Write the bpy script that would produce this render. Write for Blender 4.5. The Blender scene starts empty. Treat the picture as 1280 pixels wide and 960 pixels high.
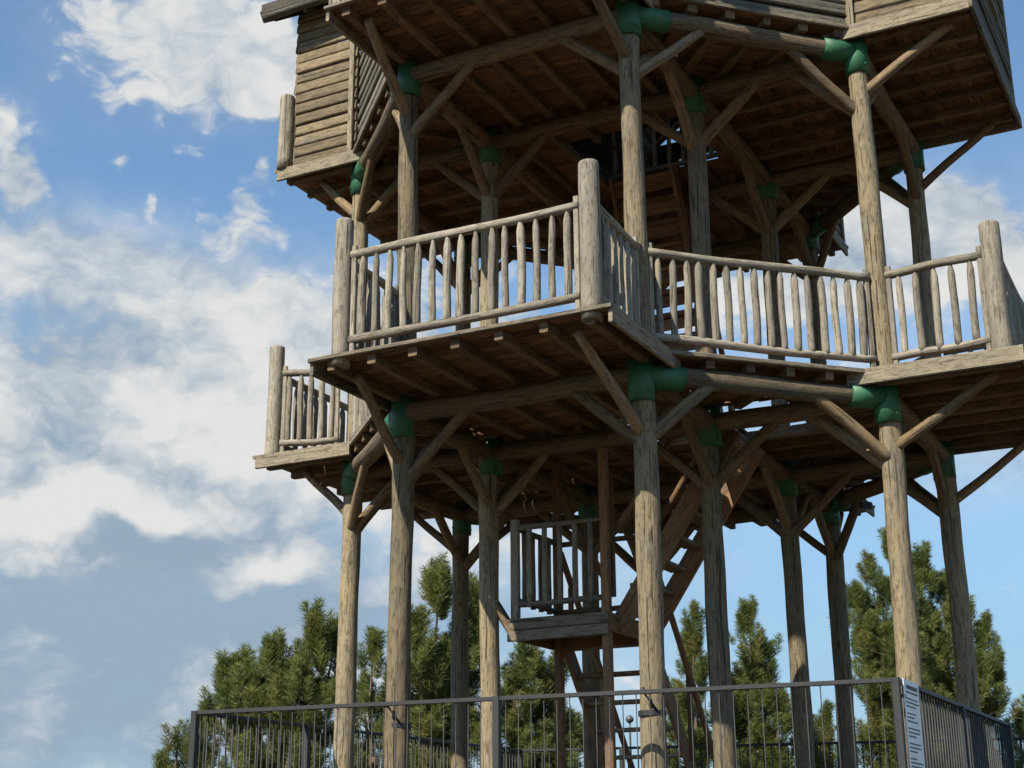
import bpy, math, random
from mathutils import Vector, Matrix
random.seed(11)
SC = bpy.context.scene
COL = SC.collection
R = math.radians
V = Vector

# ------------------------------------------------------------------ camera
cam_d = bpy.data.cameras.new('camera'); cam = bpy.data.objects.new('camera', cam_d); COL.objects.link(cam)
cam_d.sensor_width = 36.0; cam_d.lens = 1816.393 / 1280 * 36; cam_d.clip_start = .1; cam_d.clip_end = 9000
right = V((0.99997811, 0.00199839, -0.00630775)); up = V((0.00661674, -0.3020135, 0.95328068)); fwd = V((0, 0.95330155, 0.30202012))
cam.matrix_world = Matrix((( right.x, up.x, -fwd.x, 0), (right.y, up.y, -fwd.y, 0), (right.z, up.z, -fwd.z, 0), (0, 0, 0, 1)))
SC.camera = cam
F = 1816.393
def at(px, py, dist):
    """the point seen at a photo position, at a given distance along +Y"""
    d = right * ((px - 640) / F) + up * ((480 - py) / F) + fwd
    return d * (dist / d.y)

# ------------------------------------------------------------------ mesh building
class MB:
    def __init__(self):
        self.v = []; self.f = []; self.uv = []; self.tone = []; self.sm = []
    def face(self, idx, uvs, tone, smooth=False):
        self.f.append(idx); self.uv.extend(uvs); self.tone.extend([tone] * len(idx)); self.sm.append(smooth)
    def log(self, p0, p1, r0, r1=None, seg=12, wob=.012, prof=None, tone=None, square=0, step=.22, lump=.04, smooth=True):
        p0 = V(p0); p1 = V(p1); r1 = r0 if r1 is None else r1
        ax = p1 - p0; ln = ax.length; ax.normalize()
        h = V((0, 0, 1)) if abs(ax.z) < .9 else V((1, 0, 0))
        a = ax.cross(h).normalized(); b = ax.cross(a).normalized()
        tone = tone or (random.random(), random.random())
        n = max(2, int(ln / step) + 1)
        ts = [i / (n - 1) for i in range(n)]
        if prof: ts = sorted(set(ts + [q for q, _ in prof]))
        ph = [random.uniform(0, 6.3) for _ in range(6)]
        base = len(self.v); rows = len(ts)
        for t in ts:
            e = math.sin(math.pi * t)
            off = a * (wob * e * math.sin(ph[0] + 3.1 * t)) + b * (wob * e * math.sin(ph[1] + 4.3 * t))
            r = r0 + (r1 - r0) * t
            if prof:
                for (t0, k0), (t1, k1) in zip(prof, prof[1:]):
                    if t0 <= t <= t1: r *= k0 + (k1 - k0) * ((t - t0) / max(1e-6, t1 - t0)); break
            for k in range(seg):
                an = 2 * math.pi * k / seg
                q = 1 + lump * (.6 * math.sin(2 * an + ph[2] + 2.2 * t * ln) + .5 * math.sin(3 * an + ph[3] - 3.7 * t * ln) + .35 * math.sin(an + ph[4] + 7 * t * ln))
                if square:
                    c, s = abs(math.cos(an)), abs(math.sin(an)); q *= 1 / ((c ** square + s ** square) ** (1 / square)) * .93
                self.v.append(p0 + ax * (t * ln) + off + (a * math.cos(an) + b * math.sin(an)) * (r * q))
        circ = 2 * math.pi * r0
        for i in range(rows - 1):
            for k in range(seg):
                k2 = (k + 1) % seg
                u0, u1 = ts[i] * ln, ts[i + 1] * ln; v0, v1 = circ * k / seg, circ * (k + 1) / seg
                self.face((base + i * seg + k, base + i * seg + k2, base + (i + 1) * seg + k2, base + (i + 1) * seg + k), [(u0, v0), (u0, v1), (u1, v1), (u1, v0)], tone, smooth)
        for row, flip in ((0, 1), (rows - 1, 0)):
            idx = [base + row * seg + k for k in range(seg)]
            if flip: idx.reverse()
            self.face(tuple(idx), [(.02 * math.cos(6.28 * k / seg), 4 * r0 * math.sin(6.28 * k / seg)) for k in range(seg)], tone)
    def prism(self, p0, p1, poly, side, tone=None, skew=0.0, smooth=False):
        """poly: cross-section points (x along `side`, y along the third axis); extruded p0 -> p1"""
        p0 = V(p0); p1 = V(p1); ax = p1 - p0; ln = ax.length; ax.normalize()
        s = V(side); s = (s - ax * s.dot(ax)).normalized(); w = s.cross(ax)
        if w.z < -1e-6 or (abs(w.z) < 1e-6 and w.x < 0): w = -w
        tone = tone or (random.random(), random.random())
        base = len(self.v); n = len(poly); per = [0]
        for i in range(n): per.append(per[-1] + math.dist(poly[i], poly[(i + 1) % n]))
        for p in (p0, p1):
            for x, y in poly: self.v.append(p + s * x + w * y)
        area = sum(poly[i][0] * poly[(i + 1) % n][1] - poly[(i + 1) % n][0] * poly[i][1] for i in range(n))
        rev = (area > 0) != (s.cross(w).dot(ax) > 0)
        for i in range(n):
            j = (i + 1) % n
            idx = [base + i, base + j, base + n + j, base + n + i]; uv = [(0, per[i]), (0, per[i + 1]), (ln, per[i + 1]), (ln, per[i])]
            if rev: idx.reverse(); uv.reverse()
            self.face(tuple(idx), uv, tone, smooth)
        for o, fl in ((0, not rev), (n, rev)):
            idx = [base + o + i for i in range(n)]; uv = [(poly[i][0] * .2, poly[i][1]) for i in range(n)]
            if fl: idx.reverse(); uv.reverse()
            self.face(tuple(idx), uv, tone)
    def board(self, p0, p1, wid, thick, side, ch=.006, tone=None):
        """a board: `wid` along side, `thick` along the third axis, edges eased"""
        w, t = wid / 2, thick / 2; c = min(ch, t * .6, w * .6)
        self.prism(p0, p1, [(-w + c, -t), (w - c, -t), (w, -t + c), (w, t - c), (w - c, t), (-w + c, t), (-w, t - c), (-w, -t + c)], side, tone)
    def slab(self, pts, z0, z1, tone=(.5, .5)):
        b = len(self.v); n = len(pts)
        for z in (z0, z1):
            for p in pts: self.v.append(V((p[0], p[1], z)))
        for i in range(n):
            j = (i + 1) % n
            self.face((b + i, b + j, b + n + j, b + n + i), [(0, 0), (1, 0), (1, 1), (0, 1)], tone)
        self.face(tuple(b + n + i for i in range(n)), [(pts[i][0], pts[i][1]) for i in range(n)], tone)
        self.face(tuple(b + i for i in reversed(range(n))), [(pts[i][0], pts[i][1]) for i in reversed(range(n))], tone)
    def build(self, name, mat, parent=None, origin=(0, 0, 0)):
        me = bpy.data.meshes.new(name); o = V(origin)
        me.from_pydata([tuple(p - o) for p in self.v], [], self.f)
        for ln, data in (('grain', self.uv), ('tone', self.tone)):
            l = me.uv_layers.new(name=ln); l.data.foreach_set('uv', [c for p in data for c in p])
        me.polygons.foreach_set('use_smooth', self.sm)
        me.materials.append(mat); me.update()
        ob = bpy.data.objects.new(name, me); COL.objects.link(ob)
        if parent is not None: ob.parent = parent
        else: ob.location = o
        return ob

def empty(name, loc=(0, 0, 0), parent=None):
    o = bpy.data.objects.new(name, None); COL.objects.link(o); o.location = loc; o.empty_display_size = .3
    if parent is not None: o.parent = parent
    return o
def tag(o, label=None, cat=None, group=None, kind=None):
    if label: o['label'] = label
    if cat: o['category'] = cat
    if group: o['group'] = group
    if kind: o['kind'] = kind
    return o

# ------------------------------------------------------------------ materials
class N:
    """small node-graph helper"""
    def __init__(self, tree): self.t = tree; self.n = tree.nodes; self.l = tree.links
    def new(self, kind, **kw):
        nd = self.n.new(kind)
        for k, v in kw.items(): setattr(nd, k, v)
        return nd
    def put(self, sock, val):
        if isinstance(val, bpy.types.NodeSocket): self.l.new(val, sock)
        elif val is not None: sock.default_value = val
    def math(self, op, a, b=None, c=None, clamp=False):
        nd = self.new('ShaderNodeMath', operation=op, use_clamp=clamp)
        self.put(nd.inputs[0], a)
        if b is not None: self.put(nd.inputs[1], b)
        if c is not None: self.put(nd.inputs[2], c)
        return nd.outputs[0]
    def vmul(self, vec, xyz):
        nd = self.new('ShaderNodeVectorMath', operation='MULTIPLY'); self.put(nd.inputs[0], vec); self.put(nd.inputs[1], xyz); return nd.outputs[0]
    def vadd(self, a, b):
        nd = self.new('ShaderNodeVectorMath', operation='ADD'); self.put(nd.inputs[0], a); self.put(nd.inputs[1], b); return nd.outputs[0]
    def noise(self, vec, scale=1.0, detail=4.0, rough=.55, dist=0.0):
        nd = self.new('ShaderNodeTexNoise'); self.put(nd.inputs['Vector'], vec); nd.inputs['Scale'].default_value = scale
        nd.inputs['Detail'].default_value = detail; nd.inputs['Roughness'].default_value = rough; nd.inputs['Distortion'].default_value = dist
        return nd.outputs['Fac']
    def step(self, x, lo, hi, out0=0.0, out1=1.0):
        nd = self.new('ShaderNodeMapRange', interpolation_type='SMOOTHSTEP')
        self.put(nd.inputs[0], x); nd.inputs[1].default_value = lo; nd.inputs[2].default_value = hi; nd.inputs[3].default_value = out0; nd.inputs[4].default_value = out1
        return nd.outputs[0]
    def mix(self, fac, a, b, mode='MIX'):
        nd = self.new('ShaderNodeMix', data_type='RGBA', blend_type=mode)
        self.put(nd.inputs[0], fac)
        for s, v in ((nd.inputs[6], a), (nd.inputs[7], b)):
            self.put(s, (*v, 1) if isinstance(v, tuple) and len(v) == 3 else v)
        return nd.outputs[2]
def newmat(name):
    m = bpy.data.materials.new(name); m.use_nodes = True; m.node_tree.nodes.clear()
    g = N(m.node_tree); out = g.new('ShaderNodeOutputMaterial'); p = g.new('ShaderNodeBsdfPrincipled')
    g.l.new(p.outputs[0], out.inputs[0]); return m, g, p

def wood(name, ca, cb, cc, patch=.5, crack=1.0, bump=.35, knots=1.0, rough=.8, var=.55):
    """ca main tone, cb weathered patches, cc dark grain"""
    m, g, p = newmat(name)
    uv = g.new('ShaderNodeUVMap', uv_map='grain').outputs[0]; tn = g.new('ShaderNodeUVMap', uv_map='tone').outputs[0]
    sep = g.new('ShaderNodeSeparateXYZ'); g.l.new(tn, sep.inputs[0]); tx, ty = sep.outputs[0], sep.outputs[1]
    vec = g.vadd(uv, g.vmul(tn, (41.3, 27.7, 0)))
    grain = g.noise(g.vmul(vec, (2.2, 70, 1)), 1, 4, .6, .2)
    fine = g.noise(g.vmul(vec, (9, 160, 1)), 1, 2)
    blot = g.noise(g.vmul(vec, (2.6, 9, 1)), 1, 5, .65, .6)
    fleck = g.noise(g.vmul(vec, (7, 30, 1)), 1, 6, .76, .6)
    crk = g.noise(g.vmul(vec, (.9, 26, 1)), 1, 2, .5, .4)
    col = g.mix(g.step(blot, .5 - patch * .2, .5 + .22), ca, cb)
    col = g.mix(g.math('MULTIPLY', g.step(grain, .5, .75), .6), col, cc)
    col = g.mix(g.math('MULTIPLY', g.math('MULTIPLY', g.step(fleck, .48, .62), g.step(blot, .22, .52)), .85), col, cc)
    ck = g.math('MULTIPLY', g.step(crk, .635, .67), crack)
    col = g.mix(g.math('MULTIPLY', ck, .75), col, (.03, .022, .015))
    stain = g.noise(g.vmul(vec, (.55, 7, 1)), 1, 3, .6, .3)
    col = g.mix(g.math('MULTIPLY', g.step(stain, .52, .70), .55), col, tuple(sum(cb) / 3 * q for q in (.66, .62, .56)))
    vo = g.new('ShaderNodeTexVoronoi'); g.l.new(g.vmul(vec, (1.3, 4.2, 1)), vo.inputs['Vector']); vo.inputs['Scale'].default_value = 1
    kn = g.math('MULTIPLY', g.step(vo.outputs['Distance'], .13, .05), knots)
    col = g.mix(g.math('MULTIPLY', kn, .7), col, (.06, .035, .018))
    val = g.math('ADD', g.math('MULTIPLY', tx, var), 1.0 - var / 2)
    val = g.math('MULTIPLY', val, g.math('ADD', g.math('MULTIPLY', fine, .5), .75))
    rgb = g.new('ShaderNodeCombineXYZ')
    for i in range(3): g.l.new(val, rgb.inputs[i])
    col = g.mix(1.0, col, rgb.outputs[0], 'MULTIPLY')
    g.put(p.inputs['Base Color'], col); p.inputs['Roughness'].default_value = rough; p.inputs['Specular IOR Level'].default_value = .2
    h = g.math('ADD', g.math('MULTIPLY', grain, .5), g.math('MULTIPLY', blot, .6)); h = g.math('SUBTRACT', h, g.math('MULTIPLY', ck, 1.2)); h = g.math('ADD', h, g.math('MULTIPLY', fleck, .4))
    b = g.new('ShaderNodeBump'); b.inputs['Strength'].default_value = bump; b.inputs['Distance'].default_value = .02; g.l.new(h, b.inputs['Height']); g.l.new(b.outputs[0], p.inputs['Normal'])
    return m
def plain(name, col, rough=.6, var=.25, scale=9.0, metal=0.0, bump=.1, dirt=None):
    m, g, p = newmat(name)
    co = g.new('ShaderNodeTexCoord').outputs['Object']
    n1 = g.noise(co, scale, 5, .6); n2 = g.noise(co, scale * 7, 3)
    c = g.mix(g.math('MULTIPLY', g.step(n1, .35, .7), var), col, tuple(x * .45 for x in col))
    if dirt: c = g.mix(g.math('MULTIPLY', g.step(n2, .55, .7), .5), c, dirt)
    g.put(p.inputs['Base Color'], c); p.inputs['Roughness'].default_value = rough; p.inputs['Metallic'].default_value = metal
    b = g.new('ShaderNodeBump'); b.inputs['Strength'].default_value = bump; b.inputs['Distance'].default_value = .01; g.l.new(n2, b.inputs['Height']); g.l.new(b.outputs[0], p.inputs['Normal'])
    return m

M = {}
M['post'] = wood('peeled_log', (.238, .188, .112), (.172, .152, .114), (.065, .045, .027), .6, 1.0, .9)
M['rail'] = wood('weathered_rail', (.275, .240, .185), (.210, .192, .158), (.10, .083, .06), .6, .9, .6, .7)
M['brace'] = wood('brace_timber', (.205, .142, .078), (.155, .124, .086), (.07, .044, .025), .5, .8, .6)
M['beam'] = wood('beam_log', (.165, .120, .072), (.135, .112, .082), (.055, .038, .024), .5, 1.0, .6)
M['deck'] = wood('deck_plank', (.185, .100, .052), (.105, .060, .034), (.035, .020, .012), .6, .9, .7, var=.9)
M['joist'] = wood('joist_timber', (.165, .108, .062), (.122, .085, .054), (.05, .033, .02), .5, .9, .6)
M['edge'] = wood('edge_board', (.235, .197, .138), (.18, .158, .118), (.08, .062, .043), .55, 1.0, .6)
M['side'] = wood('siding_board', (.205, .155, .092), (.145, .118, .080), (.065, .047, .029), .6, .9, .7, 1.0)
M['sideg'] = wood('grey_siding', (.150, .138, .106), (.118, .110, .088), (.055, .05, .04), .5, .9, .6, .6)
M['stair'] = wood('stair_timber', (.215, .122, .064), (.165, .105, .063), (.08, .046, .025), .4, .6, .4)
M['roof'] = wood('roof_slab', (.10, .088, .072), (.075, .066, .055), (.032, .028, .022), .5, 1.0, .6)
M['green'] = plain('green_paint', (.024, .122, .056), .55, .5, 5, 0, .3, (.05, .085, .045))
M['iron'] = plain('dark_iron', (.016, .017, .019), .6, .4, 12, 0, .1, (.05, .05, .05))
M['bark'] = plain('pine_bark', (.13, .09, .065), .9, .6, 9, 0, .8)
M['white'] = plain('sign_white', (.80, .80, .78), .5, .18, 3, 0, .05)
M['ink'] = plain('sign_ink', (.05, .05, .06), .6, .1)
M['lamp'] = plain('lamp_grey', (.09, .095, .10), .4, .3, 10, .2)

def needle_mat(name, a, b, c):
    m, g, p = newmat(name)
    tn = g.new('ShaderNodeUVMap', uv_map='tone').outputs[0]; sep = g.new('ShaderNodeSeparateXYZ'); g.l.new(tn, sep.inputs[0])
    uv = g.new('ShaderNodeUVMap', uv_map='grain').outputs[0]; s2 = g.new('ShaderNodeSeparateXYZ'); g.l.new(uv, s2.inputs[0])
    col = g.mix(sep.outputs[0], a, b); col = g.mix(g.math('MULTIPLY', g.step(sep.outputs[1], .75, 1.0), .8), col, c)
    g.put(p.inputs['Base Color'], col); p.inputs['Roughness'].default_value = .55; p.inputs['Specular IOR Level'].default_value = .3
    tr = g.new('ShaderNodeBsdfTranslucent'); g.put(tr.inputs[0], col); ms = g.new('ShaderNodeMixShader'); ms.inputs[0].default_value = .45
    g.l.new(p.outputs[0], ms.inputs[1]); g.l.new(tr.outputs[0], ms.inputs[2]); out = [n for n in g.n if n.bl_idname == 'ShaderNodeOutputMaterial'][0]; g.l.new(ms.outputs[0], out.inputs[0])
    return m
M['needle'] = needle_mat('pine_needles', (.105, .140, .040), (.200, .220, .066), (.24, .19, .065))

# ------------------------------------------------------------------ ground: low mound under the tower
def gz(x, y):
    d = math.hypot(x - 1.6, y - 18.0)
    t = min(1, max(0, (d - 6.0) / 10.0)); return -1.62 + 1.12 * (1 - t * t * (3 - 2 * t))
m, g, p = newmat('dry_ground')
co = g.new('ShaderNodeTexCoord').outputs['Object']
n1 = g.noise(co, .35, 6, .6); n2 = g.noise(co, 6, 6, .65); n3 = g.noise(co, 45, 3, .6)
c = g.mix(g.step(n1, .42, .6), (.085, .056, .032), (.055, .052, .026)); c = g.mix(g.math('MULTIPLY', g.step(n2, .45, .7), .6), c, (.06, .042, .027)); c = g.mix(g.math('MULTIPLY', g.step(n3, .55, .7), .4), c, (.12, .09, .056))
g.put(p.inputs['Base Color'], c); p.inputs['Roughness'].default_value = .95
b = g.new('ShaderNodeBump'); b.inputs['Strength'].default_value = .6; b.inputs['Distance'].default_value = .04; g.l.new(n2, b.inputs['Height']); g.l.new(b.outputs[0], p.inputs['Normal'])
gm = bpy.data.meshes.new('ground'); gv = [(1.6, 18.0, gz(1.6, 18.0))]; gf = []
rad = [1, 2, 3, 4, 5, 6, 7, 8, 9, 10, 11, 12, 13, 14, 15, 16, 18, 22, 30, 50, 100, 250, 700, 2000, 6000]; K = 64
for r in rad:
    for k in range(K):
        x, y = 1.6 + r * math.cos(6.28318 * k / K), 18 + r * math.sin(6.28318 * k / K); gv.append((x, y, gz(x, y)))
for k in range(K): gf.append((0, 1 + k, 1 + (k + 1) % K))
for i in range(len(rad) - 1):
    for k in range(K):
        a0 = 1 + i * K + k; b0 = 1 + i * K + (k + 1) % K; gf.append((a0, a0 + K, b0 + K, b0))
gm.from_pydata(gv, [], gf); gm.materials.append(m); gm.polygons.foreach_set('use_smooth', [True] * len(gf))
go = bpy.data.objects.new('ground', gm); COL.objects.link(go)
tag(go, 'dry tan ground rising to a low mound under the tower', None, None, 'structure')

# ------------------------------------------------------------------ tower frame
CX, CY = 1.64828, 17.86541
PHI = R(1.40661)
BASE = V((CX, CY, gz(CX, CY)))
tower = empty('lookout_tower', BASE)
tag(tower, 'tall weathered log lookout tower with railed decks and green painted pipe collars', 'tower')
def P(mb, name, mat, parent=None):
    return mb.build(name, M[mat], parent if parent is not None else tower, BASE)
def part(name, parent=None): return empty(name, (0, 0, 0), parent if parent is not None else tower)
class Fr:
    """frame of one side: n outwards, t to the left-hand turn, heights as they are"""
    def __init__(self, deg):
        a = R(deg) + PHI; self.n = V((math.cos(a), math.sin(a), 0)); self.t = V((-self.n.y, self.n.x, 0))
    def __call__(self, n, t, z): return V((CX, CY, 0)) + self.n * n + self.t * t + V((0, 0, z))
BAY = {'front': Fr(241.0), 'right': Fr(331.0), 'back': Fr(61.0), 'left': Fr(151.0)}
REC = {'front_right': Fr(286.0), 'back_right': Fr(16.0), 'back_left': Fr(106.0), 'front_left': Fr(196.0)}
RO, RI, AP, HS = 3.7238, 2.0112, 3.440, 1.425
OUT = {'E': -96.5, 'I': -51.5, 'J': -6.5, 'H': 38.5, 'K': 83.5, 'C': 128.5, 'A': 173.5, 'B': 218.5}
INN = {'F': -74, 'G': 16, 'D': 196, 'M': 106}
XY = {}
for k, dg in list(OUT.items()) + list(INN.items()):
    a = R(dg) + PHI; r = RO if k in OUT else RI
    XY[k] = V((CX + r * math.cos(a), CY + r * math.sin(a), 0))
def pz(k, z): return XY[k] + V((0, 0, z))
H1, H2 = 4.277, 8.482
LEV = {1: H1, 2: H2}
DECK = {1: 4.82, 2: 9.025}

posts = {}
for k in XY:
    top = H2 + .40
    g0 = gz(XY[k].x, XY[k].y) - .15
    mb = MB(); mb.log(pz(k, g0), pz(k, top), .130 if k in OUT else .122, .111, 24, .026, step=.12, lump=.05)
    posts[k] = P(mb, 'post', 'post')
# beams
ring = ['E', 'I', 'J', 'H', 'K', 'C', 'A', 'B']
pairs = [(ring[i], ring[(i + 1) % 8]) for i in range(8)]
arms = [('E', 'F'), ('I', 'F'), ('J', 'G'), ('H', 'G'), ('K', 'M'), ('C', 'M'), ('A', 'D'), ('B', 'D')]
chords = [('D', 'F'), ('F', 'G'), ('G', 'M'), ('M', 'D')]
BAYSIDE = {frozenset(q) for q in (('B', 'E'), ('I', 'J'), ('H', 'K'), ('C', 'A'))}
links = {k: [] for k in XY}
for a, b in pairs + arms + chords: links[a].append(b); links[b].append(a)
for lv, h in LEV.items():
    zb = h + .288
    for a, b in pairs + arms + chords:
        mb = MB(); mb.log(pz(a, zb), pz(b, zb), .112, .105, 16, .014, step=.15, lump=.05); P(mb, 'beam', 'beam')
    for k in XY:                                              # painted pipe collar: sleeve plus a short socket toward each beam
        mb = MB(); mb.log(pz(k, h), pz(k, h + .455), .138, .138, 24, 0, lump=.0, step=.2)
        for o in links[k]:
            if k in INN or o in INN or frozenset((k, o)) in BAYSIDE: continue
            d = (XY[o] - XY[k]).normalized(); ln = .46
            mb.log(pz(k, zb) + d * .06, pz(k, zb) + d * ln, .128, .128, 22, 0, lump=.0, step=.2)
        for q in range(4):
            a = .5 + q * math.pi / 2; e = V((math.cos(a), math.sin(a), 0)); mb.log(pz(k, h + .09) + e * .13, pz(k, h + .09) + e * .157, .016, .013, 6, 0, lump=0, smooth=False)
        P(mb, 'collar', 'green', posts[k])
# braces: from each post up to its beams, and from outer posts outwards under the bay
baypost = {'E': ('front', 1), 'B': ('front', -1), 'I': ('right', -1), 'J': ('right', 1), 'H': ('back', -1), 'K': ('back', 1), 'C': ('left', -1), 'A': ('left', 1)}
for lv, h in LEV.items():
    for k in XY:
        for o in links[k]:
            d = (XY[o] - XY[k]).normalized(); run = random.uniform(.74, .88); z0 = h - random.uniform(.36, .50)
            mb = MB(); r = random.uniform(.058, .070)
            s = V((-d.y, d.x, 0)) * random.uniform(-.025, .025)
            mb.log(pz(k, z0 - .05) + s, pz(k, h + .27) + d * (run + .04) + s, r * 1.05, r * .95, 12, .01, square=random.choice((0, 3, 4, 4)), step=.12, lump=.05)
            P(mb, 'brace', 'brace', posts[k])
        if k in baypost:
            bay, sg = baypost[k]; fr = BAY[bay]; run = random.uniform(1.05, 1.22) if bay != 'left' else random.uniform(.70, .80)
            z0 = h - random.uniform(.22, .36); t1 = HS * sg - sg * random.uniform(.02, .16)
            mb = MB(); r = random.uniform(.055, .064)
            mb.log(fr(AP + .0, HS * sg, z0 - .05), fr(AP + run, t1, h + .405), r * 1.1, r * .9, 12, .012, square=random.choice((0, 0, 4)), step=.12, lump=.05)
            P(mb, 'brace', 'brace', posts[k])

# ------------------------------------------------------------------ decks
BAYDIM = {1: {'front': (4.86, -1.64, 1.70), 'right': (4.90, -1.74, 1.68), 'back': (4.85, -1.68, 1.68), 'left': (4.57, -1.68, 1.95)},
          2: {'front': (4.82, -1.63, 1.64), 'right': (4.78, -1.62, 1.58), 'back': (4.78, -1.62, 1.62), 'left': (4.64, -1.62, 1.69)}}
HOLE = {1: {'c': (-.05, 1.42, .25, 1.35), 'right': (1.42, 2.3, -1.3, -.05)}, 2: {'c': (-.9, .55, -.7, 1.0)}}
def strips(mb, fr, n0, n1, tfun, z, hole=None, pw=.145, thick=.034):
    n = n0
    while n < n1 - .03:
        w = min(pw * random.uniform(.85, 1.12), n1 - n); c = n + w / 2
        segs = [tfun(c)]
        if hole and hole[0] < c < hole[1]:
            s0, s1 = segs[0]; segs = [(s0, hole[2]), (hole[3], s1)]
        for s0, s1 in segs:
            if s1 - s0 > .05:
                j = random.uniform(-.012, .012); zz = z - thick / 2 - random.uniform(0, .012)
                mb.board(fr(c, s0 + j, zz), fr(c, s1 + j, zz), w - (random.uniform(.0, .002) if random.random() < .965 else .020), thick * random.uniform(.85, 1.15), fr.n, .004)
        n += w
for lv in (1, 2):
    zt = DECK[lv]; mb = MB()
    fr = BAY['front']
    strips(mb, fr, -1.42, 1.42, lambda c: (-1.42, 1.42), zt - .001, HOLE[lv]['c'])
    for b, fr in BAY.items():
        nf, ta, tb = BAYDIM[lv][b]
        strips(mb, fr, 1.425, 3.18, lambda c: (-HS, HS), zt - .003, HOLE[lv].get(b))
        strips(mb, fr, 3.18, nf, lambda c: (ta, tb), zt)
    for fr in REC.values():
        strips(mb, fr, RI + .06, 3.575, lambda c: (-(c - RI), c - RI), zt - .0075)
    deck = P(mb, 'deck', 'deck')
    zj = zt - .037 - .052
    for b, fr in BAY.items():
        nf, ta, tb = BAYDIM[lv][b]; cnt = 7
        for i in range(cnt):
            t = ta + .20 + (tb - ta - .40) * i / (cnt - 1)
            mb = MB(); n_in = 1.35 if abs(t) < HS - .02 else 3.2
            if lv == 1 and b == 'right' and -1.3 < t < -.05: n_in = 2.3
            mb.board(fr(n_in, t, zj + random.uniform(-.004, .002)), fr(nf - .03, t, zj + random.uniform(-.004, .002)), .090 * random.uniform(.9, 1.25), .112, fr.t, .01)
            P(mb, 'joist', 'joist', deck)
        for sgn, t in ((-1, ta), (1, tb)):                    # side fascia
            mb = MB(); mb.board(fr(3.12, t + sgn * .024, zt - .085), fr(nf + .004, t + sgn * .024, zt - .085), .042, .178, fr.t, .008); P(mb, 'fascia', 'edge', deck)
        mb = MB()                                             # rim plank along the outer edge
        if b != 'right': mb.board(fr(nf + .02, ta - .05, zt - .020), fr(nf + .02, tb + .05, zt - .020), .05, .046, fr.n, .008)
        else: mb.board(fr(nf + .024, ta - .05, zt - .08), fr(nf + .024, tb + .05, zt - .08), .042, .165, fr.n, .008)
        P(mb, 'fascia', 'edge', deck)
    for fr in REC.values():
        for i in range(6):
            t = -1.15 + 2.3 * i / 5
            mb = MB(); mb.board(fr(RI + abs(t) * .98 + .05, t, zj - .008), fr(3.56, t, zj - .008), .10 * random.uniform(.85, 1.2), .10, fr.t, .01); P(mb, 'joist', 'joist', deck)
        mb = MB(); mb.board(fr(3.595, -1.32, zt - .026), fr(3.595, 1.30, zt - .026), .04, .05, fr.n, .008); P(mb, 'fascia', 'edge', deck)
    fr = BAY['front']
    for i in range(6):                                        # joists over the middle square
        t = -1.2 + 2.4 * i / 5; hn0, hn1, ht0, ht1 = HOLE[lv]['c']
        for s0, s1 in ([(-1.42, hn0 - .02), (hn1 + .02, 1.42)] if ht0 < t < ht1 else [(-1.42, 1.42)]):
            if s1 - s0 < .1: continue
            mb = MB(); mb.board(fr(s0, t, zj), fr(s1, t, zj), .085, .10, fr.t, .01); P(mb, 'joist', 'joist', deck)

# ------------------------------------------------------------------ railings of the first deck
ZD = DECK[1]
def corner_post(fr, n, t, z0, z1, par, r=.105):
    mb = MB(); ln = z1 - z0
    mb.log(fr(n, t, z0), fr(n, t, z1), r, r * .96, 18, .006, prof=[(0, 1), (1 - .035 / ln, 1), (1 - .012 / ln, .97), (1, .90)], step=.15, lump=.02)
    P(mb, 'corner_post', 'rail', par)
rest = MB()
def rail_run(par, A, B, nb, solid=True, ends=(True, True), zt=5.935, zl=4.985):
    """two rails from A to B (points at deck height) with nb round balusters between"""
    d = B - A; up_ = V((0, 0, 1)); side = V((-d.y, d.x, 0)).normalized()
    if not solid:
        for z, r in ((zt, .047), (zl, .045)): rest.log(A + up_ * (z - ZD), B + up_ * (z - ZD), r, r, 8, .012, step=.4)
        for i in range(nb):
            q = A + d * ((i + .7) / (nb + .4)); rest.log(q + up_ * (zl - ZD), q + up_ * (zt - ZD), .032, .03, 7, .004, step=.5)
        return
    for z, r in ((zt, .048), (zl, .046)):
        mb = MB(); mb.log(A + up_ * (z - ZD), B + up_ * (z - ZD), r * 1.03, r * .95, 14, .014, step=.14, lump=.06); P(mb, 'rail', 'rail', par)
    for i in range(nb):
        q = A + d * ((i + .75 + random.uniform(-.06, .06)) / (nb + .5)); r = random.uniform(.036, .044)
        lean = d.normalized() * random.uniform(-.012, .012)
        mb = MB(); mb.log(q + up_ * (zl - ZD - .02), q + lean + up_ * (zt - ZD), r, r * .96, 12, .007, prof=[(0, .8), (.08, 1), (.86, 1), (.96, .55), (1, .45)], step=.11, lump=.07)
        P(mb, 'baluster', 'rail', par)
    for e, q in zip(ends, (A + d.normalized() * .03, B - d.normalized() * .03)):
        if e:
            mb = MB(); mb.board(q, q + up_ * (zt - ZD + .10), .055, .05, d, .008); P(mb, 'end_batten', 'rail', par)
def railing(label=None):
    e = part('railing')
    if label: e['label'] = label
    return e
fr = BAY['front']
r_ = railing()
corner_post(fr, 4.78, 1.50, ZD - .10, 6.37, r_, .108); corner_post(fr, 4.78, -1.36, ZD - .10, 6.36, r_, .100)
rail_run(r_, fr(4.78, -1.25, ZD), fr(4.78, 1.39, ZD), 15)
rail_run(r_, fr(4.67, 1.52, ZD), fr(AP + .11, 1.47, ZD), 6, ends=(True, True)); rail_run(r_, fr(4.67, -1.38, ZD), fr(AP + .11, -1.45, ZD), 6)
fr = REC['front_right']; r_ = railing(); rail_run(r_, fr(AP + .03, -1.32, ZD), fr(AP + .03, 1.31, ZD), 16)
fr = BAY['right']; r_ = railing()
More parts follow.
